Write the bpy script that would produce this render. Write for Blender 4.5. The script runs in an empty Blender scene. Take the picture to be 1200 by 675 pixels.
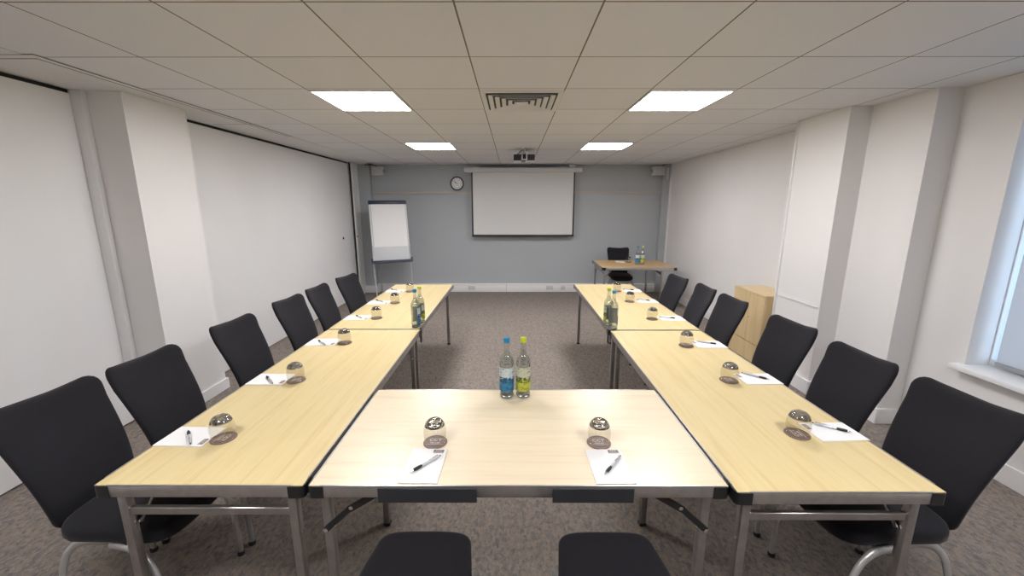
import bpy, bmesh, math, random
from math import sin, cos, pi, sqrt, radians
from mathutils import Vector, Matrix
random.seed(7)
S = bpy.context.scene
COL = S.collection

# ------------------------------------------------------------------ materials
def mat(name, color=(.8, .8, .8), rough=.5, metal=0.0, spec=.5):
    m = bpy.data.materials.new(name); m.use_nodes = True
    b = m.node_tree.nodes['Principled BSDF']
    b.inputs['Base Color'].default_value = (*color, 1)
    b.inputs['Roughness'].default_value = rough
    b.inputs['Metallic'].default_value = metal
    b.inputs['Specular IOR Level'].default_value = spec
    return m

def nodes(m):
    return m.node_tree.nodes, m.node_tree.links, m.node_tree.nodes['Principled BSDF']

def coords(N, L, scale=(1, 1, 1), kind='Object'):
    tc = N.new('ShaderNodeTexCoord'); mp = N.new('ShaderNodeMapping')
    L.new(tc.outputs[kind], mp.inputs['Vector']); mp.inputs['Scale'].default_value = scale
    return mp.outputs['Vector']

def noise(N, L, vec, scale, detail=4, rough=.5, dist=0):
    n = N.new('ShaderNodeTexNoise'); L.new(vec, n.inputs['Vector'])
    n.inputs['Scale'].default_value = scale; n.inputs['Detail'].default_value = detail
    n.inputs['Roughness'].default_value = rough; n.inputs['Distortion'].default_value = dist
    return n.outputs['Fac']

def ramp(N, L, fac, stops, interp='LINEAR'):
    r = N.new('ShaderNodeValToRGB'); L.new(fac, r.inputs['Fac'])
    r.color_ramp.interpolation = interp
    e = r.color_ramp.elements
    e[0].position, e[0].color = stops[0][0], (*stops[0][1], 1)
    e[1].position, e[1].color = stops[-1][0], (*stops[-1][1], 1)
    for p, c in stops[1:-1]:
        k = e.new(p); k.color = (*c, 1)
    return r.outputs['Color']

def mixc(N, L, fac, a, b, mode='MIX'):
    m = N.new('ShaderNodeMix'); m.data_type = 'RGBA'; m.blend_type = mode
    for s, v in ((m.inputs[0], fac), (m.inputs[6], a), (m.inputs[7], b)):
        if hasattr(v, 'is_linked') or hasattr(v, 'links'): L.new(v, s)
        elif isinstance(v, tuple): s.default_value = (*v, 1)
        else: s.default_value = v
    return m.outputs[2]

def math_n(N, L, op, a, b=None, c=None):
    m = N.new('ShaderNodeMath'); m.operation = op
    for i, v in enumerate((a, b, c)):
        if v is None: continue
        if isinstance(v, (int, float)): m.inputs[i].default_value = v
        else: L.new(v, m.inputs[i])
    return m.outputs[0]

def bump(N, L, b, h, strength=.2, dist=.01):
    n = N.new('ShaderNodeBump'); L.new(h, n.inputs['Height'])
    n.inputs['Strength'].default_value = strength; n.inputs['Distance'].default_value = dist
    L.new(n.outputs['Normal'], b.inputs['Normal'])

def paint(name, col, rough=.6, var=.03):
    m = mat(name, col, rough, spec=.3); N, L, b = nodes(m)
    v = coords(N, L); n = noise(N, L, v, 1.3, 3)
    c2 = tuple(max(0, x - var) for x in col)
    L.new(ramp(N, L, n, [(.3, c2), (.7, col)]), b.inputs['Base Color'])
    n2 = noise(N, L, v, 160, 2); bump(N, L, b, n2, .05, .002)
    return m

M = {}
M['wall'] = paint('wall_paint', (.80, .785, .775))
M['partition'] = paint('partition_laminate', (.82, .815, .815), .45)
M['grey_wall'] = paint('grey_wall_paint', (.43, .455, .475), .6, .012)
M['white_trim'] = paint('white_gloss_trim', (.83, .825, .825), .35)
M['plaster'] = paint('plaster_ceiling', (.72, .715, .72), .8)
M['black'] = mat('black_gap', (.01, .01, .01), .8)
M['black_plastic'] = mat('black_plastic', (.014, .014, .015), .38)
M['chair_back_ghost'] = mat('chair_back_ghost', (.035, .037, .042), .5)
M['white_plastic'] = mat('white_plastic', (.62, .62, .62), .4)
M['grey_plastic'] = mat('grey_plastic', (.3, .3, .31), .4)
M['navy'] = mat('navy_plastic', (.018, .022, .055), .4)
M['board'] = mat('white_board', (.68, .70, .72), .25)
M['paper'] = mat('paper', (.83, .825, .825), .6)
M['brown'] = mat('brown_print', (.20, .135, .115), .5)
M['white_print'] = mat('white_print', (.7, .68, .66), .5)
M['screen'] = mat('screen_fabric', (.66, .66, .65), .8, spec=.2)
M['beige'] = mat('beige_rail', (.50, .46, .41), .5)
M['rubber'] = mat('rubber', (.02, .02, .02), .7)
M['lens'] = mat('lens_glass', (.02, .02, .03), .05)

# aluminium with streaks
def metal(name, col, rough, metallic=1.0):
    m = mat(name, col, rough, metallic); N, L, b = nodes(m)
    n = noise(N, L, coords(N, L, (3, 3, 3)), 9, 3)
    L.new(ramp(N, L, n, [(.3, tuple(c * .86 for c in col)), (.7, col)]), b.inputs['Base Color'])
    return m
M['alu'] = metal('brushed_aluminium', (.50, .475, .455), .33, .85)
M['steel'] = metal('satin_steel', (.42, .40, .385), .3, .9)
M['silver'] = metal('silver_painted_steel', (.56, .55, .54), .36, .55)
M['chrome'] = mat('chrome', (.75, .75, .75), .12, 1.0)
M['pen_silver'] = mat('pen_silver', (.62, .63, .66), .3, .4)

# ceiling tiles, cell 0.6 m with thin dark joints
def ceiling_mat():
    m = mat('ceiling_tiles', (.6, .58, .56), .85, spec=.1); N, L, b = nodes(m)
    tc = N.new('ShaderNodeTexCoord'); sp = N.new('ShaderNodeSeparateXYZ'); L.new(tc.outputs['Object'], sp.inputs[0])
    def cell(o, off):
        a = math_n(N, L, 'ADD', o, off); d = math_n(N, L, 'DIVIDE', a, .6)
        fr = math_n(N, L, 'FRACT', d)
        e = math_n(N, L, 'MINIMUM', fr, math_n(N, L, 'SUBTRACT', 1.0, fr))
        return math_n(N, L, 'MULTIPLY', e, .6), math_n(N, L, 'FLOOR', d)
    ex, cx = cell(sp.outputs['X'], .236 + 6.0); ey, cy = cell(sp.outputs['Y'], -1.793 + 12.0)
    e = math_n(N, L, 'MINIMUM', ex, ey)
    dark = math_n(N, L, 'LESS_THAN', e, .0042)
    bar = math_n(N, L, 'LESS_THAN', e, .012)
    cb = N.new('ShaderNodeCombineXYZ'); L.new(cx, cb.inputs[0]); L.new(cy, cb.inputs[1])
    wn = N.new('ShaderNodeTexWhiteNoise'); L.new(cb.outputs[0], wn.inputs['Vector'])
    base = mixc(N, L, wn.outputs['Value'], (.70, .70, .725), (.735, .735, .76))
    n = noise(N, L, tc.outputs['Object'], 240, 3)
    base = mixc(N, L, .12, base, ramp(N, L, n, [(.35, (.58, .575, .585)), (.6, (.76, .755, .765))]))
    c = mixc(N, L, bar, base, (.735, .73, .74))
    c = mixc(N, L, dark, c, (.20, .18, .165))
    L.new(c, b.inputs['Base Color'])
    return m
M['ceiling'] = ceiling_mat()

def carpet():
    m = mat('loop_carpet', (0.226, 0.203, 0.182), .95, spec=.1); N, L, b = nodes(m)
    v = coords(N, L)
    v2 = coords(N, L, (1.0, .75, 1))
    fine = noise(N, L, v, 130, 3, .7)
    mid = noise(N, L, v2, 44, 5, .8)
    big = noise(N, L, v, 6, 3, .5)
    vo = N.new('ShaderNodeTexVoronoi'); L.new(coords(N, L, (1, .6, 1)), vo.inputs['Vector']); vo.inputs['Scale'].default_value = 75
    c1 = ramp(N, L, mid, [(.38, (0.090, 0.076, 0.070)), (.46, (0.203, 0.171, 0.151)), (.56, (0.279, 0.236, 0.205)), (.68, (0.436, 0.364, 0.308))])
    c2 = ramp(N, L, fine, [(.32, (0.083, 0.080, 0.086)), (.5, (0.241, 0.209, 0.189)), (.68, (0.466, 0.393, 0.343))])
    c = mixc(N, L, .35, c1, c2)
    sep = N.new('ShaderNodeSeparateColor'); L.new(vo.outputs['Color'], sep.inputs[0])
    c3 = ramp(N, L, sep.outputs[0], [(.0, (0.106, 0.109, 0.140)), (.35, (0.241, 0.211, 0.189)), (.7, (0.331, 0.276, 0.231)), (1, (0.361, 0.290, 0.224))])
    c = mixc(N, L, .45, c, c3)
    c = mixc(N, L, 1.0, c, (.96, .965, .955), 'MULTIPLY')
    c = mixc(N, L, math_n(N, L, 'MULTIPLY', big, .15), c, (0.196, 0.167, 0.154))
    L.new(c, b.inputs['Base Color'])
    bump(N, L, b, fine, .5, .004)
    return m
M['carpet'] = carpet()

def wood(name, a, b_, c_, rough=.32, axis=0, scale=1.0):
    m = mat(name, a, rough, spec=.5); N, L, b = nodes(m)
    sc = [26 * scale] * 3; sc[axis] = 1.3 * scale
    v = coords(N, L, tuple(sc))
    n1 = noise(N, L, v, 1.0, 5, .6, .6)
    sc2 = [90 * scale] * 3; sc2[axis] = 5 * scale
    n2 = noise(N, L, coords(N, L, tuple(sc2)), 1.0, 3, .6)
    f = math_n(N, L, 'ADD', math_n(N, L, 'MULTIPLY', n1, .65), math_n(N, L, 'MULTIPLY', n2, .35))
    L.new(ramp(N, L, f, [(.36, c_), (.48, b_), (.62, a)]), b.inputs['Base Color'])
    bump(N, L, b, n2, .04, .001)
    return m
M['beech'] = wood('pale_beech_laminate', (.71, .58, .315), (.69, .555, .29), (.635, .495, .24))
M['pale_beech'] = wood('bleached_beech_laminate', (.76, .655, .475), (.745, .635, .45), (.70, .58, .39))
M['cab_wood'] = wood('maple_cabinet_veneer', (.74, .57, .32), (.70, .53, .29), (.63, .46, .235), .42, 2, .8)
M['desk_wood'] = wood('warm_beech_laminate', (.60, .40, .19), (.575, .375, .17), (.52, .33, .135), .35)

def fabric(name, a, b_):
    m = mat(name, a, .92, spec=.15); N, L, b = nodes(m)
    v = coords(N, L); n = noise(N, L, v, 420, 2); n2 = noise(N, L, v, 9, 3)
    L.new(mixc(N, L, n2, ramp(N, L, n, [(.3, a), (.7, b_)]), b_), b.inputs['Base Color'])
    b.inputs['Sheen Weight'].default_value = .12; b.inputs['Sheen Roughness'].default_value = .4
    bump(N, L, b, n, .25, .001)
    return m
M['fabric'] = fabric('black_wool_fabric', (.010, .010, .012), (.020, .019, .023))

def thin_glass(name, tint, k=.12, gloss=(1, 1, 1)):
    m = bpy.data.materials.new(name); m.use_nodes = True
    N, L = m.node_tree.nodes, m.node_tree.links
    for n in list(N): N.remove(n)
    out = N.new('ShaderNodeOutputMaterial'); mx = N.new('ShaderNodeMixShader')
    tr = N.new('ShaderNodeBsdfTransparent'); gl = N.new('ShaderNodeBsdfGlossy'); fr = N.new('ShaderNodeLayerWeight'); fr.inputs['Blend'].default_value = .5
    tr.inputs['Color'].default_value = (*tint, 1); gl.inputs['Roughness'].default_value = .03
    gl.inputs['Color'].default_value = (*gloss, 1)
    f = math_n(N, L, 'MULTIPLY_ADD', math_n(N, L, 'POWER', fr.outputs['Facing'], 3.5), .55, .03 + k * .1)
    L.new(f, mx.inputs[0]); L.new(tr.outputs[0], mx.inputs[1]); L.new(gl.outputs[0], mx.inputs[2])
    L.new(mx.outputs[0], out.inputs['Surface'])
    return m
M['tumbler'] = thin_glass('tumbler_glass', (.90, .885, .85))
M['bottle_glass'] = thin_glass('bottle_glass', (.86, .88, .87), .3)
M['pane'] = thin_glass('window_pane_glass', (.92, .96, 1.0))

def real_glass(name, tint, ior):
    m = mat(name, tint, .02); b = m.node_tree.nodes['Principled BSDF']
    b.inputs['Transmission Weight'].default_value = 1.0; b.inputs['IOR'].default_value = ior
    return m
M['thick_glass'] = real_glass('thick_glass_base', (.50, .48, .45), 1.5)
M['bottle_base'] = real_glass('bottle_base_glass', (.97, .98, .98), 1.5)
M['water'] = thin_glass('water', (.90, .915, .905), .5)

def emis(name, col, st):
    m = bpy.data.materials.new(name); m.use_nodes = True
    N, L = m.node_tree.nodes, m.node_tree.links
    for n in list(N): N.remove(n)
    out = N.new('ShaderNodeOutputMaterial'); e = N.new('ShaderNodeEmission')
    e.inputs['Color'].default_value = (*col, 1); e.inputs['Strength'].default_value = st
    L.new(e.outputs[0], out.inputs['Surface'])
    return m
M['led'] = emis('led_diffuser', (1.0, .985, 1.0), 36.0)

def blind_mat():
    m = bpy.data.materials.new('roller_blind_fabric'); m.use_nodes = True
    N, L = m.node_tree.nodes, m.node_tree.links
    for n in list(N): N.remove(n)
    out = N.new('ShaderNodeOutputMaterial'); mx = N.new('ShaderNodeMixShader')
    d = N.new('ShaderNodeBsdfDiffuse'); t = N.new('ShaderNodeBsdfTranslucent')
    d.inputs['Color'].default_value = (.62, .62, .64, 1); t.inputs['Color'].default_value = (.85, .84, .84, 1)
    mx.inputs[0].default_value = .5
    L.new(d.outputs[0], mx.inputs[1]); L.new(t.outputs[0], mx.inputs[2]); L.new(mx.outputs[0], out.inputs['Surface'])
    return m
M['blind'] = blind_mat()

def label_mat(name, top, low, deep, ink):
    """bottle label: pale sky above a coloured wave, dark script strokes between (object z runs up the label)"""
    m = mat(name, top, .5); N, L, b = nodes(m)
    tc = N.new('ShaderNodeTexCoord'); sp = N.new('ShaderNodeSeparateXYZ'); L.new(tc.outputs['Object'], sp.inputs[0])
    z = sp.outputs['Z']
    n = noise(N, L, coords(N, L, (20, 20, 12)), 1, 3)
    edge = math_n(N, L, 'ADD', z, math_n(N, L, 'MULTIPLY', math_n(N, L, 'SUBTRACT', n, .5), .05))
    isl = math_n(N, L, 'LESS_THAN', edge, .105)
    n2 = noise(N, L, coords(N, L, (30, 30, 60)), 1, 4)
    lowc = mixc(N, L, math_n(N, L, 'GREATER_THAN', n2, .53), low, deep)
    c = mixc(N, L, isl, top, lowc)
    band = math_n(N, L, 'MULTIPLY', math_n(N, L, 'GREATER_THAN', z, .088), math_n(N, L, 'LESS_THAN', z, .118))
    n3 = noise(N, L, coords(N, L, (150, 150, 110)), 1, 2)
    c = mixc(N, L, math_n(N, L, 'MULTIPLY', band, math_n(N, L, 'GREATER_THAN', n3, .47)), c, ink)
    band2 = math_n(N, L, 'MULTIPLY', math_n(N, L, 'GREATER_THAN', z, .135), math_n(N, L, 'LESS_THAN', z, .165))
    n4 = noise(N, L, coords(N, L, (60, 60, 150)), 1, 1)
    c = mixc(N, L, math_n(N, L, 'MULTIPLY', band2, math_n(N, L, 'GREATER_THAN', n4, .62)), c, ink)
    L.new(c, b.inputs['Base Color'])
    return m
M['label_blue'] = label_mat('blue_bottle_label', (.50, .58, .60), (.02, .22, .42), (.03, .12, .25), (.02, .06, .14))
M['label_green'] = label_mat('green_bottle_label', (.52, .54, .42), (.48, .50, .06), (.30, .33, .05), (.07, .09, .02))
M['label_reverse'] = mat('label_reverse', (.50, .52, .52), .6)
M['cap_blue'] = mat('blue_cap', (.02, .24, .42), .35)
M['cap_green'] = mat('lime_cap', (.52, .58, .03), .35)

# ------------------------------------------------------------------ mesh builder
class MB:
    def __init__(s): s.bm = bmesh.new()
    def _add(s, verts, faces, smooth=False):
        vs = [s.bm.verts.new(v) for v in verts]
        for f in faces:
            try:
                fc = s.bm.faces.new([vs[i] for i in f]); fc.smooth = smooth
            except ValueError: pass
        return s
    def box(s, lo, hi, bev=0, seg=2, mtx=None):
        t = bmesh.new(); bmesh.ops.create_cube(t, size=1)
        for v in t.verts:
            v.co = Vector([lo[i] + (v.co[i] + .5) * (hi[i] - lo[i]) for i in range(3)])
        if bev:
            bmesh.ops.bevel(t, geom=t.edges[:], offset=bev, segments=seg, profile=.5, affect='EDGES')
        s._merge(t, mtx, bev > 0); return s
    def _merge(s, t, mtx=None, smooth=False):
        if mtx is not None: bmesh.ops.transform(t, matrix=mtx, verts=t.verts)
        t.verts.index_update()
        s._add([v.co.copy() for v in t.verts], [[v.index for v in f.verts] for f in t.faces], smooth); t.free()
    def lathe(s, prof, seg=32, ctr=(0, 0, 0), axis=None, caps=True):
        vs = []; fs = []
        for r, z in prof:
            for k in range(seg):
                a = 2 * pi * k / seg; vs.append(Vector((r * cos(a), r * sin(a), z)))
        n = len(prof)
        for i in range(n - 1):
            for k in range(seg):
                k2 = (k + 1) % seg
                fs.append((i * seg + k, i * seg + k2, (i + 1) * seg + k2, (i + 1) * seg + k))
        if caps:
            if prof[0][0] > 1e-5: fs.append(tuple(range(seg - 1, -1, -1)))
            if prof[-1][0] > 1e-5: fs.append(tuple((n - 1) * seg + k for k in range(seg)))
        R = Matrix.Identity(3) if axis is None else Vector((0, 0, 1)).rotation_difference(Vector(axis)).to_matrix()
        c = Vector(ctr)
        s._add([c + R @ v for v in vs], fs, True); return s
    def tube(s, pts, rad, seg=12, flat=1.0, square=False, up=None):
        """sweep along pts; rad a number or list; flat squashes one axis"""
        P = [Vector(p) for p in pts]; n = len(P)
        rads = rad if isinstance(rad, (list, tuple)) else [rad] * n
        vs = []; fs = []; prev = None
        for i in range(n):
            t = (P[min(i + 1, n - 1)] - P[max(i - 1, 0)]).normalized()
            if prev is None:
                u = Vector(up) if up else (Vector((0, 0, 1)) if abs(t.z) < .9 else Vector((0, 1, 0)))
            else: u = prev
            u = (u - t * u.dot(t)).normalized(); w = t.cross(u); prev = u
            for k in range(seg):
                a = 2 * pi * (k + (.5 if square else 0)) / seg
                x, y = cos(a), sin(a)
                if square: x, y = x * 1.4142, y * 1.4142
                vs.append(P[i] + (u * x + w * y * flat) * rads[i])
        for i in range(n - 1):
            for k in range(seg):
                k2 = (k + 1) % seg
                fs.append((i * seg + k, i * seg + k2, (i + 1) * seg + k2, (i + 1) * seg + k))
        fs.append(tuple(range(seg - 1, -1, -1))); fs.append(tuple((n - 1) * seg + k for k in range(seg)))
        s._add(vs, fs, not square); return s
    def bar(s, a, b, w, h=None, up=None):
        h = h or w
        return s.tube([a, b], w / 2, 4, h / w, True, up)
    def loft(s, rings, smooth=True):
        n = len(rings[0]); vs = [v for r in rings for v in r]; fs = []
        for i in range(len(rings) - 1):
            for k in range(n):
                k2 = (k + 1) % n
                fs.append((i * n + k, i * n + k2, (i + 1) * n + k2, (i + 1) * n + k))
        fs.append(tuple(range(n - 1, -1, -1))); fs.append(tuple((len(rings) - 1) * n + k for k in range(n)))
        s._add(vs, fs, smooth); return s
    def poly(s, pts, z0, z1):
        n = len(pts)
        s._add([(x, y, z0) for x, y in pts] + [(x, y, z1) for x, y in pts],
               [tuple(range(n - 1, -1, -1)), tuple(range(n, 2 * n))] + [(k, (k + 1) % n, n + (k + 1) % n, n + k) for k in range(n)])
        return s
    def done(s, name, m, parent=None, angle=40):
        bmesh.ops.recalc_face_normals(s.bm, faces=s.bm.faces[:])
        me = bpy.data.meshes.new(name); s.bm.to_mesh(me); s.bm.free()
        me.materials.append(M[m] if isinstance(m, str) else m)
        try: me.set_sharp_from_angle(angle=radians(angle))
        except Exception: pass
        o = bpy.data.objects.new(name, me); COL.objects.link(o)
        if parent: o.parent = parent
        return o

def text_mesh(body, size, name, m, parent=None, depth=.0004):
    cu = bpy.data.curves.new(name, 'FONT'); cu.body = body; cu.size = size; cu.extrude = depth
    cu.align_x = 'CENTER'; cu.align_y = 'CENTER'; cu.resolution_u = 3
    t = bpy.data.objects.new('tmp', cu); COL.objects.link(t)
    bpy.context.view_layer.update()
    me = bpy.data.meshes.new_from_object(t.evaluated_get(bpy.context.evaluated_depsgraph_get()))
    COL.objects.unlink(t); bpy.data.objects.remove(t)
    me.materials.clear(); me.materials.append(M[m])
    o = bpy.data.objects.new(name, me); COL.objects.link(o)
    if parent: o.parent = parent
    return o

def thing(name, label=None, cat=None, loc=(0, 0, 0), rz=0, group=None):
    o = bpy.data.objects.new(name, None); COL.objects.link(o); o.empty_display_size = .1
    o.location = loc; o.rotation_euler = (0, 0, rz); return tag(o, label, cat, group)
def tag(o, label, cat, group=None):
    if label: o['label'] = label
    if cat: o['category'] = cat
    if group: o['group'] = group
    return o
def struct(o):
    o['kind'] = 'structure'; return o
def dup(src, loc, rz=0, label=None, group=None):
    r = src.copy(); COL.objects.link(r); r.location = loc; r.rotation_euler = (0, 0, rz)
    if label: r['label'] = label
    if group: r['group'] = group
    for c in src.children:
        d = c.copy(); COL.objects.link(d); d.parent = r
        for g in c.children:
            e = g.copy(); COL.objects.link(e); e.parent = d
    return r

# ------------------------------------------------------------------ room
CZ = 2.511; YB = 8.10; YF = -3.0; T = .736
struct(MB().box((-3.4, YF - .2, -.08), (3.7, YB + .3, 0)).done('floor', 'carpet'))
struct(MB().box((-3.4, YF - .2, CZ), (3.7, YB + .3, CZ + .1)).done('ceiling', 'ceiling'))
struct(MB().box((-3.4, YB, 0), (3.7, YB + .15, CZ)).done('wall_back', 'grey_wall'))
struct(MB().box((-3.4, YF - .15, 0), (3.7, YF, CZ)).done('wall_front', 'wall'))
struct(MB().box((-3.4, YF, 0), (-3.14, YB, CZ)).done('wall_left', 'wall'))
# right wall: far section, then two steps outward, then the window wall (reveal 0.2 deep)
X0, WY1, WY0, WZ0, WZ1 = 3.10, 2.60, .15, .64, 2.44
w = MB()
w.box((3.04, 4.07, 0), (3.5, YB, CZ)).box((2.74, 3.48, 0), (3.5, 4.07, CZ)).box((2.92, 2.965, 0), (3.5, 3.48, CZ))
w.box((X0, WY1, 0), (3.5, 2.965, CZ)).box((X0, WY0, 0), (3.5, WY1, WZ0)).box((X0, WY0, WZ1), (3.5, WY1, CZ)).box((X0, YF, 0), (3.5, WY0, CZ))
struct(w.done('wall_right', 'wall'))
# plaster margin with its double joint along the left side of the tiled ceiling
w = MB().box((-3.14, 2.34, CZ - .004), (-2.56, YB, CZ)).box((-3.14, YF, CZ - .004), (-2.62, 2.34, CZ))
struct(w.done('trim_1', 'plaster'))
w = MB()
for x in (-2.562, -2.612):
    w.box((x, 2.34 + (x < -2.6) * .06, CZ - .0055), (x + .005, 4.9, CZ - .003))
w.box((-3.1, 2.34, CZ - .0055), (-2.56, 2.345, CZ - .003)).box((-3.1, 2.40, CZ - .0055), (-2.612, 2.405, CZ - .003))
w.box((-2.95, 4.19, CZ - .0055), (-2.56, 4.194, CZ - .003))
struct(w.done('trim_2', mat('ceiling_joint', (.16, .14, .13), .9)))
# left: near folding partition, jamb, column, far partition, jamb
def gap(name, x, y0, y1):
    return struct(MB().box((x - .03, y0, CZ - .028), (x + .004, y1, CZ - .006)).done(name, 'black'))
def partition(name, x, y0, y1, n):
    e = bpy.data.objects.new(name, None); COL.objects.link(e); struct(e)
    step = (y1 - y0) / n
    for k in range(n):
        MB().box((x - .08, y0 + k * step + .0015, .012), (x, y0 + (k + 1) * step - .0015, CZ - .03), .001, 1).done('door_leaf', 'partition', e)
    MB().box((x - .07, y0, .001), (x - .012, y1, .012)).done('bottom_seal', 'black', e)
    return e
p1 = partition('door_1', -3.075, -2.4, 2.99, 1); gap('trim_3', -3.079, -2.4, 2.98)
p2 = partition('door_2', -3.015, 3.60, 7.62, 1); gap('trim_4', -3.019, 3.60, 7.62)
MB().lathe([(.022, 0), (.022, .006), (.012, .01), (0, .01)], 20, (-3.015, 7.17, 1.163), (1, 0, 0)).done('door_handle', 'black_plastic', p2)
struct(MB().box((-3.14, 2.99, 0), (-3.0, 3.03, CZ - .004), .002, 1).done('trim_5', 'white_trim'))
struct(MB().box((-3.14, 3.03, 0), (-2.755, 3.60, CZ - .004)).done('trim_6', 'wall'))
struct(MB().box((-3.14, 7.64, 0), (-2.955, 7.70, CZ - .004), .003, 1).box((-3.14, 7.70, 0), (-2.985, 8.0, CZ - .004)).done('trim_7', 'white_trim'))
struct(MB().box((-3.0, 7.621, 0), (-2.975, 7.64, CZ - .004)).done('trim_8', 'black'))
t = MB().lathe([(.018, 0), (.018, .006), (.01, .009), (0, .009)], 16, (-2.955, 7.67, 1.16), (1, 0, 0)).done('trim_9', 'black_plastic'); struct(t)
# shallow grey piers in the back corners
struct(MB().box((-3.14, 8.0, 0), (-2.76, YB, CZ)).done('trim_10', 'grey_wall'))
struct(MB().box((2.90, 8.0, 0), (3.04, YB, CZ)).done('trim_11', 'grey_wall'))
struct(MB().box((3.025, 7.93, 0), (3.04, 8.0, CZ)).done('trim_12', 'white_trim'))
# skirtings
def skirt(name, segs, h=.12, t=.018):
    b = MB()
    for (x0, y0, x1, y1) in segs:
        b.box((x0, y0, 0), (x1, y1, h), .003, 1)
        cx, cy = (x1 - x0), (y1 - y0)
    return struct(b.done(name, 'white_trim'))
skirt('baseboard_left', [(-2.755, 3.012, -2.737, 3.618), (-3.0, 3.012, -2.755, 3.03), (-3.0, 3.60, -2.755, 3.618)], .10)
skirt('baseboard_right', [(3.022, 4.75, 3.04, 7.93), (2.722, 3.462, 2.74, 4.088), (2.74, 3.462, 2.92, 3.48), (2.902, 2.947, 2.92, 3.462), (2.92, 2.947, X0, 2.965), (X0 - .018, YF, X0, 2.947)], .13)
# dado trunking of the back wall with its sockets, short return on the left pier
b = MB().box((-2.76, 8.045, .0), (2.90, YB, .17), .006, 2)
b.box((-3.0, 7.95, 0), (-2.70, 8.0, .15), .005, 2)
struct(b.done('baseboard_back', 'white_trim'))
struct(MB().box((-.131, 8.0435, .0), (-.126, 8.0455, .17)).box((-2.72, 8.0435, .142), (2.88, 8.0452, .145)).done('trim_16', 'grey_plastic'))
# column A: access panel line
struct(MB().box((2.731, 3.50, .815), (2.74, 4.05, .835), .002, 1).box((2.734, 3.50, .845), (2.74, 4.05, .851)).done('trim_13', 'white_trim'))
struct(MB().box((2.725, 4.068, 0), (2.75, 4.09, CZ), .004, 1).done('trim_14', 'white_trim'))
# picture rail on the back wall
struct(MB().box((-2.72, 8.07, 1.962), (2.88, YB, 2.003), .004, 1).box((-2.72, 8.06, 1.995), (2.88, YB, 2.003)).done('trim_15', 'beige'))

# window: frame, pane, sill, roller blind
e = bpy.data.objects.new('window_1', None); COL.objects.link(e); struct(e)
fx0, fx1 = 3.26, 3.31
b = MB()
b.box((fx0, WY0, WZ0), (fx1, WY1, WZ0 + .05), .004, 1).box((fx0, WY0, WZ1 - .05), (fx1, WY1, WZ1), .004, 1)
b.box((fx0, WY0, WZ0 + .05), (fx1, WY0 + .05, WZ1 - .05), .004, 1).box((fx0, WY1 - .008, WZ0 + .05), (fx1, WY1, WZ1 - .05), .004, 1)
b.box((fx0, 1.35, WZ0 + .05), (fx1, 1.40, WZ1 - .05), .004, 1)
b.done('window_frame', 'white_trim', e)
MB().box((3.282, WY0, WZ0 + .02), (3.288, WY1, WZ1 - .02)).done('window_pane', 'pane', e)
MB().box((3.03, WY0 - .05, WZ0 - .025), (3.26, WY1 + .04, WZ0 + .01), .006, 2).done('window_sill', 'white_trim', e)
r = thing('roller_blind', 'pale grey translucent roller blind drawn down over the window', 'blind', (3.232, 1.35, 0))
MB().box((-.002, -1.15, .69), (.0, 1.185, 2.40)).done('blind_fabric', 'blind', r)
MB().box((-.014, -1.15, .665), (.012, 1.185, .695), .004, 2).done('bottom_bar', 'grey_plastic', r)
MB().lathe([(.022, -1.16), (.022, 1.19)], 20, (.0, 0, 2.41), (0, 1, 0)).done('roller_tube', 'white_plastic', r)

# ------------------------------------------------------------------ ceiling lights and vent
def ceiling_light(label, x, y):
    t = thing('ceiling_light', label, 'ceiling light', (x, y, CZ), 0, 'square ceiling lights')
    b = MB(); h = .298
    for a0, a1 in (((-h, -h), (h, -h + .016)), ((-h, h - .016), (h, h)), ((-h, -h + .016), (-h + .016, h - .016)), ((h - .016, -h + .016), (h, h - .016))):
        b.box((a0[0], a0[1], -.008), (a1[0], a1[1], 0))
    b.done('frame', 'white_plastic', t)
    MB().box((-.282, -.282, -.006), (.282, .282, -.001)).done('diffuser', 'led', t)
    return t
L0 = ceiling_light('square lit ceiling panel, left one of the pair nearer the camera', -1.136, 3.293 + .03)
dup(L0, (1.264, 3.323, CZ), 0, 'square lit ceiling panel, right one of the pair nearer the camera')
dup(L0, (-1.09, 5.68, CZ), 0, 'square lit ceiling panel far back on the left, above the water bottles')
dup(L0, (1.25, 5.68, CZ), 0, 'square lit ceiling panel far back on the right, above the far table')
dup(L0, (-1.136, .323, CZ), 0, 'square ceiling panel behind the viewer on the left')
dup(L0, (1.264, .323, CZ), 0, 'square ceiling panel behind the viewer on the right')

t = thing('ceiling_vent', 'square beige air diffuser with nested louvres in the ceiling between the near lights', 'air vent', (.066, 3.343, CZ))
b = MB()
def sqring(b, h0, h1, z0, z1, drop=0):
    """square ring whose outer edge (h1) sits at z1 and inner edge (h0) at z0, 6 mm thick"""
    th = .004
    for s4 in range(4):
        R = Matrix.Rotation(s4 * pi / 2, 4, 'Z')
        q = [(-h1, -h1, z1), (h1, -h1, z1), (h0, -h0, z0), (-h0, -h0, z0)]
        v = [R @ Vector(p) for p in q] + [R @ (Vector(p) + Vector((0, 0, th))) for p in q]
        b._add(v, [(0, 1, 2, 3), (7, 6, 5, 4), (0, 4, 5, 1), (1, 5, 6, 2), (2, 6, 7, 3), (3, 7, 4, 0)])
sqring(b, .262, .298, -.006, -.006); b.done('frame', 'plaster', t)
for k in range(5):
    b = MB(); h = .245 - k * .048
    sqring(b, h - .031, h, -.004, -.018); b.done('louvre', 'plaster', t)
MB().box((-.03, -.03, -.014), (.03, .03, -.010)).done('centre_plate', 'plaster', t)
MB().box((-.262, -.262, -.0015), (.262, .262, -.0005)).done('duct_opening', mat('duct_dark', (.09, .08, .075), .9), t)

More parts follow.
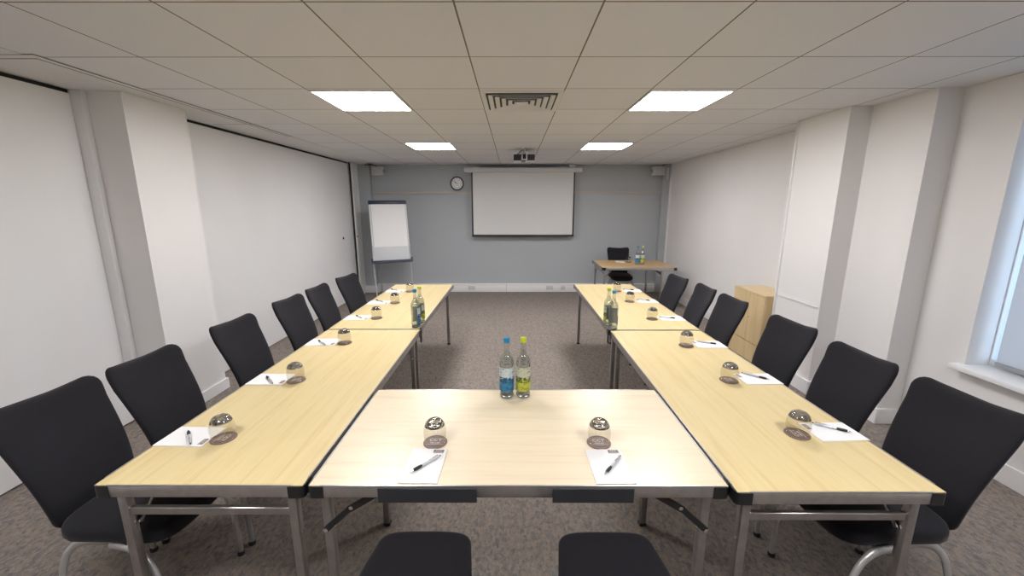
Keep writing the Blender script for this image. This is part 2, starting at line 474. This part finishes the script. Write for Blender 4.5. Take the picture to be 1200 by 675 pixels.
# ------------------------------------------------------------------ chairs
def sect(hw, ht, n=40, p=3.2):
    out = []
    for k in range(n):
        a = 2 * pi * k / n; c, s_ = cos(a), sin(a)
        out.append((hw * math.copysign(abs(c) ** (2 / p), c), ht * math.copysign(abs(s_) ** (2 / p), s_)))
    return out
def round_end(d, r):  # width lost at distance d from the end of a slab with corner radius r
    return 0 if d >= r else r - sqrt(max(0, r * r - (r - d) ** 2))
def chair_back(H=.515, z0=.432, y0=-.225, lean=.165):
    b = MB(); rings = []
    vals = [0, .004, .012, .024, .04] + [.04 + (H - .11) * k / 12 for k in range(1, 12)] + [H - .07, H - .05, H - .032, H - .018, H - .008, H - .002, H]
    for d in vals:
        u = d / H
        hw = .158 + .054 * u ** .75 - round_end(H - d, .06) - round_end(d, .04)
        th = .024 - round_end(H - d, .016) - round_end(d, .014); th = max(th, .005)
        row = []
        for (x, t_) in sect(hw, th):
            xn = x / .21
            z = z0 + d * .985 + .034 * (min(1, abs(xn)) ** 2.4) * max(0, (u - .5) / .5) ** 1.3 - .005 * u
            # lumbar swell: forward at mid-low, leaning back towards the top, wings forward
            y = y0 - lean * u ** 1.15 + .022 * sin(pi * min(1, u * 1.25)) + .030 * xn * xn * (.4 + .6 * u) + t_
            row.append(Vector((x, y, z)))
        rings.append(row)
    return b.loft(rings)
def chair_seat(y0=-.205, y1=.250, zt=.488, wb=.208, wf=.188, rb=.10, rf=.085):
    b = MB(); rings = []; D = y1 - y0
    vals = [0, .004, .014, .03, .05] + [.05 + (D - .13) * k / 8 for k in range(1, 9)] + [D - .055, D - .035, D - .018, D - .006, D]
    for d in vals:
        u = d / D
        hw = wb + (wf - wb) * u - round_end(d, rb) - round_end(D - d, rf)
        th = .041 - round_end(d, .02) - round_end(D - d, .02)
        row = []
        for (x, t_) in sect(hw, th, 40, 3.0):
            z = zt - .041 + t_ + .006 * (1 - (x / .22) ** 2) - .012 * max(0, u - .7) / .3 + (.012 * (x / .22) ** 2 if t_ > 0 else 0)
            row.append(Vector((x, y0 + d, z)))
        rings.append(row)
    return b.loft(rings)
def smooth_path(pts, n=6):
    P = [Vector(p) for p in pts]; out = []
    for i in range(len(P) - 1):
        p0, p1, p2, p3 = P[max(i - 1, 0)], P[i], P[i + 1], P[min(i + 2, len(P) - 1)]
        for k in range(n):
            t = k / n
            out.append(.5 * ((2 * p1) + (-p0 + p2) * t + (2 * p0 - 5 * p1 + 4 * p2 - p3) * t * t + (-p0 + 3 * p1 - 3 * p2 + p3) * t ** 3))
    out.append(P[-1]); return out
def make_chair(name, label, loc, rz, back=None, seat=None, group=None):
    t = thing(name, label, 'chair', loc, rz, group)
    (seat or chair_seat()).done('seat', 'fabric', t, 80)
    (back or chair_back()).done('backrest', 'fabric', t, 80)
    for sx in (-1, 1):
        for sy in (-1, 1):
            if sy > 0: pts = [(.196, .222, .008), (.196, .218, .18), (.196, .208, .29), (.190, .168, .362), (.176, .10, .392), (.165, .01, .397)]
            else: pts = [(.192, -.235, .008), (.185, -.222, .18), (.176, -.205, .29), (.166, -.178, .355), (.156, -.12, .392), (.150, -.01, .397)]
            fx_, fy_ = sx * pts[0][0], pts[0][1]
            pts = smooth_path([(sx * a_, b_, c_) for a_, b_, c_ in pts], 5)
            n = len(pts)
            lg = MB().tube(pts, [.0135 + .004 * min(1, max(0, (i / n - .55) * 4)) for i in range(n)], 12, .8).done('leg', 'silver', t)
            MB().lathe([(.0, 0), (.016, 0), (.017, .012), (.014, .02)], 14, (fx_, fy_, 0)).done('foot_cap', 'rubber', lg)
    MB().box((-.165, -.13, .396), (.165, .13, .41), .004, 1).tube([(-.16, .0, .397), (.16, .0, .397)], .012, 10).done('seat_frame', 'silver', t)
    for bx in (-.07, .07):
        MB().tube(smooth_path([(bx, -.12, .405), (bx, -.20, .408), (bx, -.245, .44), (bx, -.262, .52)], 5), .009, 8, 2).done('back_bracket', 'black_plastic', t)
    return t
G_L = 'chairs along the left row of tables'; G_R = 'chairs along the right row of tables'
c0 = make_chair('meeting_chair', 'black fabric chair closest to the camera on the left, cut by the photo edge', (-1.595, 1.525, 0), radians(-93), group=G_L)
LY = [1.97, 2.63, 3.30, 3.83, 4.41]
LL = ['black fabric chair on the left standing before the white column, second from the camera',
      'black fabric chair on the left right after the white column, third from the camera',
      'black fabric chair on the left, fourth from the camera, against the white partition',
      'black fabric chair on the left, next to last before the flipchart',
      'black fabric chair at the far end of the left row, closest to the flipchart']
for y, l, a, x in zip(LY, LL, (-91, -93, -94, -92, -99), (-1.565, -1.565, -1.56, -1.56, -1.53)): dup(c0, (x, y, 0), radians(a), l, G_L)
RY = [1.52, 2.03, 2.59, 3.33, 3.86, 4.39]
RL = ['black fabric chair closest to the camera on the right, under the window sill',
      'black fabric chair on the right, second from the camera, before the stepped wall',
      'black fabric chair on the right, third from the camera, before the wooden cupboard',
      'black fabric chair on the right, fourth from the camera, left of the wooden cupboard',
      'black fabric chair on the right, fifth from the camera, next to last in its row',
      'black fabric chair at the far end of the right row, beside the small far table']
for y, l, a, x in zip(RY, RL, (93, 91, 95, 92, 88, 96), (1.525, 1.515, 1.545, 1.53, 1.535, 1.50)): dup(c0, (x, y, 0), radians(a), l, G_R)
dup(c0, (1.99, 7.32, 0), radians(176), 'black fabric chair standing behind the small table by the grey back wall', None)
# two chairs pushed under the near table: only their seats show
fb = lambda: chair_back(.46, .42, -.27, .15)
fs_ = lambda: chair_seat(-.27, .255, .485, .235, .172, .06, .04)
f1 = make_chair('meeting_chair', 'black chair seat pushed under the near table below the left notepad', (-.335, 1.092, 0), 0, fb(), fs_(), 'chairs pushed under the near table')
dup(f1, (.352, 1.09, 0), 0, 'black chair seat pushed under the near table below the right notepad')

# ------------------------------------------------------------------ folding tables (length along local x)
def make_table(label, Lx, Wy, loc, rz, ix=(.05, .05), iy=(.08, .08), bars='y', wood='beech', black_brace=False, group=None, z=T):
    t = thing('folding_table', label, 'table', loc, rz, group)
    hx, hy = Lx / 2, Wy / 2; r = .046
    MB().box((-hx + .004, -hy + .004, z - .022), (hx - .004, hy - .004, z), .001, 1).done('tabletop', wood, t)
    b = MB()
    for y in (-1, 1):
        ya, yb = sorted((y * hy, y * (hy - .018)))
        b.box((-hx + .05, ya, z - r), (hx - .05, yb, z - .003), .003, 2)
        ya, yb = sorted((y * (hy - .001), y * (hy - .007)))
        b.box((-hx + .045, ya, z - .005), (hx - .045, yb, z + .0014))
    for x in (-1, 1):
        xa, xb = sorted((x * hx, x * (hx - .018)))
        b.box((xa, -hy + .05, z - r), (xb, hy - .05, z - .003), .003, 2)
        xa, xb = sorted((x * (hx - .001), x * (hx - .007)))
        b.box((xa, -hy + .045, z - .005), (xb, hy - .045, z + .0008))
    b.done('rail', 'alu', t)
    for x in (-1, 1):
        for y in (-1, 1):
            c = MB(); R = .02; o = .002; L_ = .056
            pts = [(hx - L_, hy + o), ]
            for k in range(7):
                a = pi / 2 - k * pi / 12
                pts.append((hx + o - R + R * cos(a), hy + o - R + R * sin(a)))
            pts += [(hx + o, hy - L_), (hx - .024, hy - L_), (hx - .024, hy - .024), (hx - L_, hy - .024)]
            pts = [(x * p, y * q) for p, q in pts]
            c.poly(pts, z - r - .002, z - .002).done('corner_cap', 'black_plastic', t)
    for i, x in enumerate((-1, 1)):
        lx = x * (hx - ix[i])
        for j, y in enumerate((-1, 1)):
            ly = y * (hy - iy[j])
            lg = MB().box((lx - .016, ly - .016, .015), (lx + .016, ly + .016, z - .03), .004, 2).done('leg', 'steel', t)
            MB().box((lx - .018, ly - .018, 0), (lx + .018, ly + .018, .02), .003, 1).done('foot_cap', 'rubber', lg)
            MB().lathe([(.009, 0), (.009, .004), (.005, .008), (0, .008)], 12, (lx - x * .016, ly, .53), (-x, 0, 0)).lathe([(.008, 0), (.008, .004), (0, .007)], 12, (lx, ly + y * .016, .53), (0, y, 0)).done('bolt', 'chrome', lg)
            # folding brace from leg to underside
            if black_brace:
                yb_ = ly + y * .0195
                a0 = (lx + x * .006, yb_, .535); a1 = (lx - x * .095, yb_, .630); a2 = (lx - x * .205, yb_, z - .040)
                br = MB().bar(a0, a1, .022, .006, (0, 0, 1)).bar(Vector(a1) + Vector((x * .008, 0, -.008)), a2, .026, .006, (0, 0, 1)).done('brace', 'black_plastic', t)
                for q in (a0, a1):
                    MB().lathe([(.008, 0), (.008, .003), (0, .005)], 12, (q[0], yb_ + y * .003, q[2]), (0, y, 0)).done('rivet', 'chrome', br)
            else:
                MB().bar((lx - x * .01, ly - y * .024, .56), (lx - x * .09, ly - y * .024, .64), .012, .006).bar((lx - x * .09, ly - y * .024, .64), (lx - x * .14, ly - y * .024, z - .025), .012, .006).done('brace', 'chrome', t)
        if bars:
            ya, yb = -hy + iy[0], hy - iy[1]
            MB().box((lx - .010, ya + .016, .607), (lx + .010, yb - .016, .637), .003, 1).done('crossbar', 'steel', t)
            MB().bar((lx - x * .035, ya, z - .032), (lx - x * .035, yb, z - .032), .022).done('hinge_bar', 'steel', t)
    return t
def link_bracket(t, Lx, Wy, side):
    x0 = -Lx / 2 + .001; y = side * Wy / 2
    ya, yb = sorted((y + side * .003, y + side * .014))
    k = MB().box((x0, ya, T - .050), (x0 + .05, yb, T - .006), .003, 1).box((x0, ya, T - .115), (x0 + .028, yb, T - .04), .003, 1).done('linking_bracket', 'black_plastic', t)
    MB().bar((x0 + .01, y + side * .006, T - .11), (x0 + .05, y + side * .006, T - .17), .006).done('clip_wire', 'chrome', k)
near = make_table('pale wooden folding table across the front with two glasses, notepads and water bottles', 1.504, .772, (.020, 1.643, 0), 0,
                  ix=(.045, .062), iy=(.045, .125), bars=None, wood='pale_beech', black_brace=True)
for xa, xb in ((-.50, -.148), (.122, .412)):  # added dark patches: stitching ghosts of chair backs, no part of the table
    MB().box((xa, -.392, T - .062), (xb, -.388, T - .006), .001, 1).done('ghost_patch', 'chair_back_ghost', near)['label'] = 'dark grey stitching ghost of a chair back, added on the front rail'
GT = 'tables of the two long rows'
make_table('pale wooden folding table on the left, nearer half of the left row', 1.858, .752, (-1.122, 2.186, 0), pi / 2, ix=(.022, .09), iy=(.05, .088), group=GT)
tl = make_table('pale wooden folding table on the left, far half running towards the flipchart', 1.915, .742, (-1.13, 4.083, 0), pi / 2, ix=(.06, .19), iy=(.05, .262), group=GT)
make_table('pale wooden folding table on the right, nearer half of the right row', 1.868, .734, (1.147, 2.160, 0), pi / 2, ix=(.03, .09), iy=(.088, .05), group=GT)
tr = make_table('pale wooden folding table on the right, far half nearest the small separate table', 1.955, .732, (1.150, 4.085, 0), pi / 2, ix=(.06, .19), iy=(.27, .05), group=GT)
link_bracket(tl, 1.915, .742, -1); link_bracket(tr, 1.955, .732, 1)
make_table('small warm-toned folding table standing alone before the back wall on the right', 1.22, .93, (2.085, 6.955, 0), radians(-1), ix=(.05, .22), iy=(.06, .06), bars='y', wood='desk_wood')

# ------------------------------------------------------------------ tumblers, coasters, notepads, pens
def make_coaster(label, loc, rz, group):
    t = tag(MB().lathe([(0, 0), (.048, 0), (.050, .0015), (.050, .0035), (.0485, .005), (0, .005)], 40).done('coaster', 'brown'), label, 'coaster', group)
    t.location = loc; t.rotation_euler = (0, 0, rz)
    a = text_mesh('CCT', .026, 'logo', 'white_print', t); a.location = (0, .010, .0052)
    a = text_mesh('VENUES', .0115, 'logo', 'white_print', t); a.location = (0, -.010, .0052)
    MB().box((-.036, -.0205, .005), (.036, -.0192, .0056)).done('logo', 'white_print', t)
    return t
def make_glass(label, loc, group):
    t = thing('drinking_glass', label, 'glass', loc, 0, group)
    H = .100
    prof = [(.040, .0), (.0435, .012), (.0465, .028), (.0475, .042), (.0465, .058), (.0430, .074), (.0365, .088), (.0300, .0965), (.024, H), (0, H)]
    MB().lathe(prof, 40, caps=False).done('bowl', 'tumbler', t, 80)
    MB().lathe([(0, .0835), (.012, .0825), (.026, .0815), (.0375, .0770), (.0415, .0765), (.0385, .0840), (.0355, .0885), (.0295, .0960), (.0235, H - .0008), (0, H - .004)], 40).done('glass_base', 'thick_glass', t, 80)
    MB().lathe([(.0400, 0), (.0408, .0012), (.0395, .002), (.0385, .0008), (.0400, 0)], 40, caps=False).done('rim', 'tumbler', t, 80)
    return t
def make_pad(label, loc, rz, group):
    t = thing('notepad', label, 'notepad', loc, rz, group)
    MB().box((-.072, -.104, 0), (.072, .104, .0045), .0004, 1).done('paper_sheets', 'paper', t)
    MB().box((.018, .0815, .0045), (.060, .0975, .0049)).box((.018, .0760, .0045), (.060, .0795, .0049)).done('logo_block', 'brown', t)
    a = text_mesh('CCT', .013, 'logo', 'white_print', t, .0002); a.location = (.039, .0893, .0051)
    return t
def make_pen(label, a, b, z, group):
    """a = writing tip, b = button end"""
    a = Vector(a); b = Vector(b); d = (b - a).normalized(); ang = math.atan2(d.y, d.x)
    c = (a + b) / 2
    t = thing('ballpoint_pen', label, 'pen', (c.x, c.y, z), ang, group)
    r = .0062; L_ = .145; h = L_ / 2
    MB().lathe([(.0045, -.02), (.0058, -.012), (.0058, .045), (.0052, .058), (.0036, .063), (.0036, .066)], 16, (0, 0, r), (1, 0, 0)).done('barrel', 'pen_silver', t, 60)
    MB().lathe([(.0046, -.055), (r, -.045), (r, -.028), (.0052, -.018), (.0052, -.0165)], 16, (0, 0, r), (1, 0, 0)).done('grip', 'rubber', t, 60)
    MB().lathe([(.0006, -.0725), (.0012, -.069), (.0042, -.056), (.0042, -.054)], 16, (0, 0, r), (1, 0, 0)).done('tip', 'chrome', t, 60)
    MB().lathe([(.0026, .065), (.0026, .0715), (.0018, .0725)], 12, (0, 0, r), (1, 0, 0)).done('button', 'rubber', t, 60)
    MB().box((.018, -.0016, r * 2 + .0002), (.060, .0016, r * 2 + .0014)).box((.056, -.0016, r * 1.5), (.060, .0016, r * 2 + .0014)).done('clip', 'chrome', t)
    return t
left_g = [(-1.239, 1.556), (-1.238, 2.142), (-1.225, 2.787), (-1.212, 3.45), (-1.216, 4.033), (-1.205, 4.605)]
right_g = [(1.242, 1.593), (1.236, 2.146), (1.241, 2.736), (1.232, 3.426), (1.226, 4.094), (1.228, 4.629)]
left_p = [((-1.427, 1.603), (-1.338, 1.503)), ((-1.437, 2.188), (-1.334, 2.08)), ((-1.441, 2.828), (-1.337, 2.724)), ((-1.427, 3.521), (-1.328, 3.413)), ((-1.456, 4.141), (-1.345, 4.045)), ((-1.465, 4.71), (-1.36, 4.62))]
right_p = [((1.48, 1.594), (1.365, 1.671)), ((1.465, 2.138), (1.36, 2.235)), ((1.475, 2.743), (1.35, 2.800)), ((1.450, 3.418), (1.316, 3.474)), ((1.455, 4.101), (1.335, 4.176)), ((1.445, 4.658), (1.32, 4.703))]
ordl = ['closest to the camera', 'second from the camera', 'third from the camera', 'fourth from the camera', 'fifth from the camera', 'at the far end']
g0 = c_0 = n0 = p0 = None
def setting(gx, gy, px, py, prz, pen, where, crz):
    """one place: coaster with an upturned tumbler, notepad and pen"""
    global g0, c_0, n0
    cl = f'round brown coaster with white print under a glass, {where}'
    gl = f'upturned clear tumbler with thick base on a coaster, {where}'
    nl = f'white notepad with small brown logo, {where}'
    pl = f'silver ballpoint pen with dark grip on a notepad, {where}'
    if c_0 is None:
        c_0 = make_coaster(cl, (gx, gy, T), crz, 'brown coasters'); g0 = make_glass(gl, (gx, gy, T + .0057), 'upturned tumblers')
        n0 = make_pad(nl, (px, py, T), prz, 'notepads with brown logo')
    else:
        dup(c_0, (gx, gy, T), crz, cl); dup(g0, (gx, gy, T + .0057), 0, gl); dup(n0, (px, py, T), prz, nl)
    if pen:
        global p0
        a, b = Vector(pen[0]), Vector(pen[1]); c = (a + b) / 2
        if p0 is None: p0 = make_pen(pl, a, b, T + .0047, 'pens on the notepads')
        else: dup(p0, (c.x, c.y, T + .0047), math.atan2(b.y - a.y, b.x - a.x), pl)
setting(-.326, 1.528, -.340, 1.374, radians(-1.5), ((-.385, 1.316), (-.284, 1.427)), 'left place on the near cross table', 0)
setting(.362, 1.526, .369, 1.371, radians(1.5), ((.335, 1.306), (.428, 1.425)), 'right place on the near cross table', 0)
for i in range(6):
    gx, gy = left_g[i]
    setting(gx, gy, -1.388, gy + .012, radians(-90 - 2 + i), left_p[i], f'left row, {ordl[i]}', radians(-90 + random.uniform(-8, 8)))
    gx, gy = right_g[i]
    setting(gx, gy, 1.410, gy + .018, radians(90 + 2 - i), right_p[i], f'right row, {ordl[i]}', radians(90 + random.uniform(-8, 8)))
setting(2.07, 7.12, 1.93, 7.19, radians(176), None, 'small table by the back wall', pi)

# ------------------------------------------------------------------ bottles
def make_bottle(label, loc, rz, cap, lab, group):
    t = thing('water_bottle', label, 'bottle', loc, rz, group)
    prof = [(0, .004), (.028, .0015), (.0335, 0), (.0368, .004), (.0375, .012), (.0375, .185), (.0360, .200), (.0310, .215), (.0225, .229), (.0165, .240), (.0145, .252), (.0138, .292), (.0155, .294), (.0155, .300), (.0135, .302), (.0130, .306)]
    MB().lathe(prof, 40, caps=False).done('glass_body', 'bottle_glass', t, 60)
    MB().lathe([(0, .022), (.034, .022), (.0355, .03), (.0355, .184), (.034, .199), (.029, .213), (.0205, .227), (.0145, .239), (.0130, .250), (0, .250)], 40).done('water', 'water', t, 60)
    MB().lathe([(0, .0045), (.030, .003), (.0345, .004), (.0355, .012), (.0350, .0175), (0, .0135)], 40).done('thick_base', 'bottle_base', t, 60)
    # label wraps most of the way around, gap at the back
    b = MB(); n = 40; A = radians(100); vs = []; fs = []
    for k in range(n + 1):
        a = -pi / 2 - A + 2 * A * k / n
        for z_ in (.040, .168):
            vs.append((.0379 * cos(a), .0379 * sin(a), z_))
    for k in range(n): fs.append((2 * k, 2 * k + 2, 2 * k + 3, 2 * k + 1))
    b._add(vs, fs, True); lb = b.done('label', lab, t, 80)
    b = MB(); b._add([(x * .987, y * .987, z_) for x, y, z_ in vs], fs, True); b.done('label_back', 'label_reverse', lb, 80)
    MB().lathe([(.0145, .296), (.0165, .297), (.0165, .318), (.0150, .3205), (0, .3205)], 24).done('cap', cap, t)
    return t
GB = 'water bottles'
bb = make_bottle('clear water bottle with blue cap and blue label on the near cross table', (-.031, 1.954, T), radians(8), 'cap_blue', 'label_blue', GB)
gb = make_bottle('clear water bottle with lime cap and green label on the near cross table', (.055, 1.957, T), radians(-6), 'cap_green', 'label_green', GB)
dup(bb, (-.795, 3.18, T), radians(134), 'clear water bottle with blue cap on the left row of tables')
dup(gb, (-.785, 3.30, T), radians(130), 'clear water bottle with lime cap on the left row, half hidden behind the blue-capped one')
dup(bb, (.812, 3.135, T), radians(140), 'clear water bottle with blue cap on the right row of tables')
dup(gb, (.795, 3.235, T), radians(-136), 'clear water bottle with lime cap on the right row, half hidden behind the blue-capped one')
dup(bb, (2.144, 6.854, T), radians(10), 'clear water bottle with blue cap and label on the small far table')
dup(gb, (2.228, 6.854, T), radians(-30), 'clear water bottle with lime cap and green label on the small far table')

# ------------------------------------------------------------------ cupboard
t = thing('cupboard', 'low pale wooden two-door cupboard against the right wall beside the white column', 'cupboard', (2.67, 4.14, 0))
W_, D_, H_ = .59, .345, .785   # along y, depth along +x
MB().box((.018, 0, .0), (D_, W_, H_ - .022), .001, 1).done('body', 'cab_wood', t)
MB().box((-.004, -.004, H_ - .022), (D_ + .002, W_ + .004, H_), .002, 1).done('top_panel', 'cab_wood', t)
MB().box((.004, 0.002, 0), (.018, W_ - .002, .205), .001, 1).done('plinth_panel', 'cab_wood', t)
for y0, y1, k in ((.002, W_ * .46, 0), (W_ * .46 + .006, W_ - .002, 1)):
    d = MB().box((0, y0, .215), (.017, y1, H_ - .026), .001, 1).done('door', 'cab_wood', t)
    if k == 0:
        MB().lathe([(.009, 0), (.009, .004), (.004, .006), (0, .006)], 14, (0, y1 - .018, .49), (-1, 0, 0)).done('lock', 'steel', d)
MB().box((.0175, .001, .205), (.0185, W_ - .001, .215)).box((.0175, W_ * .46 - .001, .215), (.0185, W_ * .46 + .007, H_ - .026)).done('shadow_gap', 'black', t)

# ------------------------------------------------------------------ flipchart
t = thing('flipchart_easel', 'white flipchart easel with navy clamp and tray standing in the far left corner', 'flipchart', (-2.205, 7.30, 0), radians(21))
tilt = Matrix.Translation((0, 0, .75)) @ Matrix.Rotation(radians(-.6), 4, 'Y') @ Matrix.Rotation(radians(-13), 4, 'X')
def local(b): bmesh.ops.transform(b.bm, matrix=tilt, verts=b.bm.verts); return b
local(MB().box((-.32, 0, 0), (.32, .018, 1.08), .006, 2)).done('board', 'board', t)
for x in (-1, 1):
    xa, xb = sorted((x * .312, x * .332))
    local(MB().box((xa, -.006, 0), (xb, .024, 1.08), .004, 1)).done('side_rail', 'white_plastic', t)
local(MB().box((-.335, -.022, 1.03), (.335, .03, 1.10), .008, 2)).done('clamp_bar', 'navy', t)
local(MB().box((-.29, -.010, .25), (.30, -.003, 1.035))).done('paper_pad', 'paper', t)
local(MB().box((-.36, -.075, -.045), (.36, .03, .0), .008, 2).box((-.36, -.08, -.045), (.36, -.072, -.01)).box((-.363, -.05, -.01), (-.335, .03, .04), .004, 1).box((.335, -.05, -.01), (.363, .03, .04), .004, 1)).done('pen_tray', 'navy', t)
for sx in (-1, 1):
    top = tilt @ Vector((sx * .33, .03, -.02)); MB().tube([top + Vector((0, 0, .3)), top, (sx * .33 + .03 * (sx < 0), -.16, .012)], .0115, 10).done('leg', 'silver', t)
top = tilt @ Vector((-.2, .04, 1.0)); MB().tube([top, (-.18, .62, .012)], .010, 10).done('leg', 'silver', t)

# ------------------------------------------------------------------ back wall fittings
t = thing('hanging_projection_screen', 'large white pull-down projection screen with black borders on the grey back wall', 'projection screen', (.197, 7.95, 0))
MB().box((-1.125, -.05, 2.352), (1.125, .045, 2.442), .02, 4).done('housing', 'white_plastic', t)
for x in (-.9, .75): MB().box((x - .06, -.02, 2.435), (x + .06, .1499, 2.455), .004, 1).done('bracket', 'white_plastic', t)
MB().box((-.965, -.002, 1.17), (.97, .0, 2.36)).done('screen_fabric', 'screen', t)
b = MB().box((-.995, -.003, 1.15), (-.965, .001, 2.36)).box((.97, -.003, 1.15), (1.0, .001, 2.36)).box((-.995, -.003, 1.15), (1.0, .001, 1.172)); b.done('border', 'black_plastic', t)
MB().lathe([(.011, -1.0), (.011, 1.005)], 14, (0, -.001, 1.145), (1, 0, 0)).done('bottom_bar', 'black_plastic', t)
t = tag(MB().box((1.08, 7.93, 2.446), (1.19, YB, 2.505), .004, 1).tube([(1.09, 7.97, 2.49), (1.055, 7.97, 2.50), (1.03, 8.0, 2.47)], .008, 8).done('switch_box', 'white_plastic'), 'small white junction box under the ceiling above the right end of the projection screen', 'junction box')

t = thing('wall_clock', 'round wall clock with black rim and white face left of the screen', 'clock', (-1.088, YB, 2.155))
MB().lathe([(0, 0), (.130, 0), (.134, .012), (.130, .034), (.120, .038), (.112, .030), (.112, .012)], 48, axis=(0, -1, 0)).done('rim', 'black_plastic', t)
MB().lathe([(0, .010), (.113, .010), (.113, .016), (0, .016)], 48, axis=(0, -1, 0)).done('dial', 'paper', t)
b = MB()
for k in range(12):
    a = pi * k / 6; R = Matrix.Rotation(a, 4, 'Y')
    b.box((-.003, -.0175, .085), (.003, -.016, .102), mtx=R)
b.done('hour_marks', 'black_plastic', t)
for nm, a, l, w_ in (('hour_hand', -65, .055, .007), ('minute_hand', -48, .085, .005)):
    MB().box((-w_ / 2, -.021, -.012), (w_ / 2, -.0185, l), mtx=Matrix.Rotation(radians(a), 4, 'Y')).done(nm, 'black_plastic', t)

def speaker(label, x, s):
    t = thing('wall_speaker', label, 'speaker', (x, 7.93, 2.375), radians(8 * s), 'small white wall speakers')
    MB().box((-.098, -.07, -.08), (.098, .06, .08), .008, 2).done('cabinet', 'white_plastic', t)
    MB().box((-.088, -.073, -.07), (.088, -.069, .07), .001, 1).done('grille', mat('speaker_grille', (.5, .5, .51), .7), t)
    MB().box((-s * .11 - .012, .0, -.03), (-s * .11 + .014, .05, .03), .004, 1).box((-.03, .06, -.03), (.03, .16, .03), .004, 1).done('bracket', 'grey_plastic', t)
speaker('small white speaker high on the back wall at the left', -2.565, -1)
speaker('small white speaker high on the back wall at the right', 2.765, 1)
tag(MB().box((2.955, 7.965, 2.215), (2.99, 8.0, 2.44), .006, 2).done('alarm_sensor', 'white_plastic'), 'slim white vertical sensor high on the grey pier at the right', 'sensor')
tag(MB().box((-2.772, 7.80, 2.47), (-2.62, 7.812, 2.49)).tube([(-2.72, 7.8, 2.505), (-2.62, 7.86, 2.485), (-2.57, 7.93, 2.455)], .007, 8).done('speaker_cable', 'black_plastic'), 'short black cable running from the ceiling to the left speaker', 'cable')

def socket(label, x, w_=.142):
    t = thing('wall_socket', label, 'socket', (x, 8.045, .088), 0, 'sockets in the skirting trunking')
    MB().box((-w_ / 2, -.009, -.042), (w_ / 2, 0, .042), .003, 2).done('face_plate', 'white_plastic', t)
    b = MB()
    for k in ((-.035, .035) if w_ > .1 else (0,)):
        b.box((k - .004, -.0100, .008), (k + .004, -.0088, .02)).box((k - .016, -.0100, -.012), (k - .007, -.0088, -.006)).box((k + .007, -.0100, -.012), (k + .016, -.0088, -.006))
    b.done('socket_holes', 'grey_plastic', t)
socket('white double socket in the back wall trunking at the left', -.84)
socket('white double socket in the back wall trunking at the right', .757)
socket('white single data socket at the right end of the trunking', 1.03, .088)

# ------------------------------------------------------------------ projector
t = thing('projector', 'dark ceiling projector hanging on a white pole before the screen', 'projector', (.16, 5.98, 0))
MB().box((-.15, -.12, 2.345), (.15, .12, 2.43), .012, 3).done('body', 'black_plastic', t)
MB().box((-.145, -.115, 2.328), (-.04, .11, 2.347), .004, 1).box((.02, -.115, 2.333), (.145, .11, 2.347), .004, 1).done('underside', 'white_plastic', t)
MB().lathe([(.035, 0), (.035, .02), (.028, .024), (0, .018)], 24, (.07, .12, 2.385), (0, 1, 0)).done('lens', 'lens', t)
MB().tube([(-.005, -.03, 2.36), (-.005, -.03, 2.50)], .014, 12).lathe([(.045, 2.500), (.045, 2.511)], 24, (-.005, -.03, 0)).done('ceiling_mount', 'white_plastic', t)
b = MB()
for x in (-.03, .035): b.box((x - .007, -.135, 2.352), (x + .007, -.122, 2.455), .002, 1)
b.box((-.04, -.135, 2.352), (.045, -.122, 2.366), .002, 1).box((-.037, -.13, 2.44), (.042, 0, 2.452), .002, 1).done('bracket', 'white_plastic', t)
MB().tube(smooth_path([(-.02, -.04, 2.507), (-.05, -.06, 2.48), (-.07, -.09, 2.45), (-.10, -.09, 2.43)]), .006, 8).done('cable', 'black_plastic', t)
tag(MB().box((.165, 5.83, 2.498), (.215, 5.87, 2.511), .003, 1).box((.18, 5.84, 2.47), (.20, 5.86, 2.498)).done('ceiling_socket', 'grey_plastic'), 'tiny dark cable outlet in the ceiling just above the projector', 'outlet')

# ------------------------------------------------------------------ light and camera
W = bpy.data.worlds.new('world'); S.world = W; W.use_nodes = True
bg = W.node_tree.nodes['Background']; bg.inputs['Color'].default_value = (.62, .80, 1.0, 1); bg.inputs['Strength'].default_value = 1.7
ld = bpy.data.lights.new('window_daylight', 'AREA'); ld.shape = 'RECTANGLE'; ld.size = 2.3; ld.size_y = 1.7
ld.color = (.72, .85, 1.0); ld.energy = 26
lo = bpy.data.objects.new('window_daylight', ld); COL.objects.link(lo); lo.location = (3.75, 1.38, 1.6); lo.rotation_euler = (0, radians(90), 0)

cd = bpy.data.cameras.new('camera'); cam = bpy.data.objects.new('camera', cd); COL.objects.link(cam)
cd.sensor_width = 36; cd.lens = 36 * 470.2 / 1200; cd.clip_start = .02
cam.location = (0, 0, 1.71); cam.rotation_euler = (pi / 2 - .19966, 0, .0018)
S.camera = cam
S.view_settings.view_transform = 'Standard'; S.view_settings.look = 'None'
S.view_settings.gamma = 1; S.view_settings.use_curve_mapping = False
S.view_settings.exposure = 0.0
S.cycles.max_bounces = 10; S.cycles.diffuse_bounces = 6; S.cycles.transparent_max_bounces = 16; S.cycles.transmission_bounces = 10
S.cycles.sample_clamp_indirect = 6; S.cycles.caustics_reflective = False; S.cycles.caustics_refractive = False
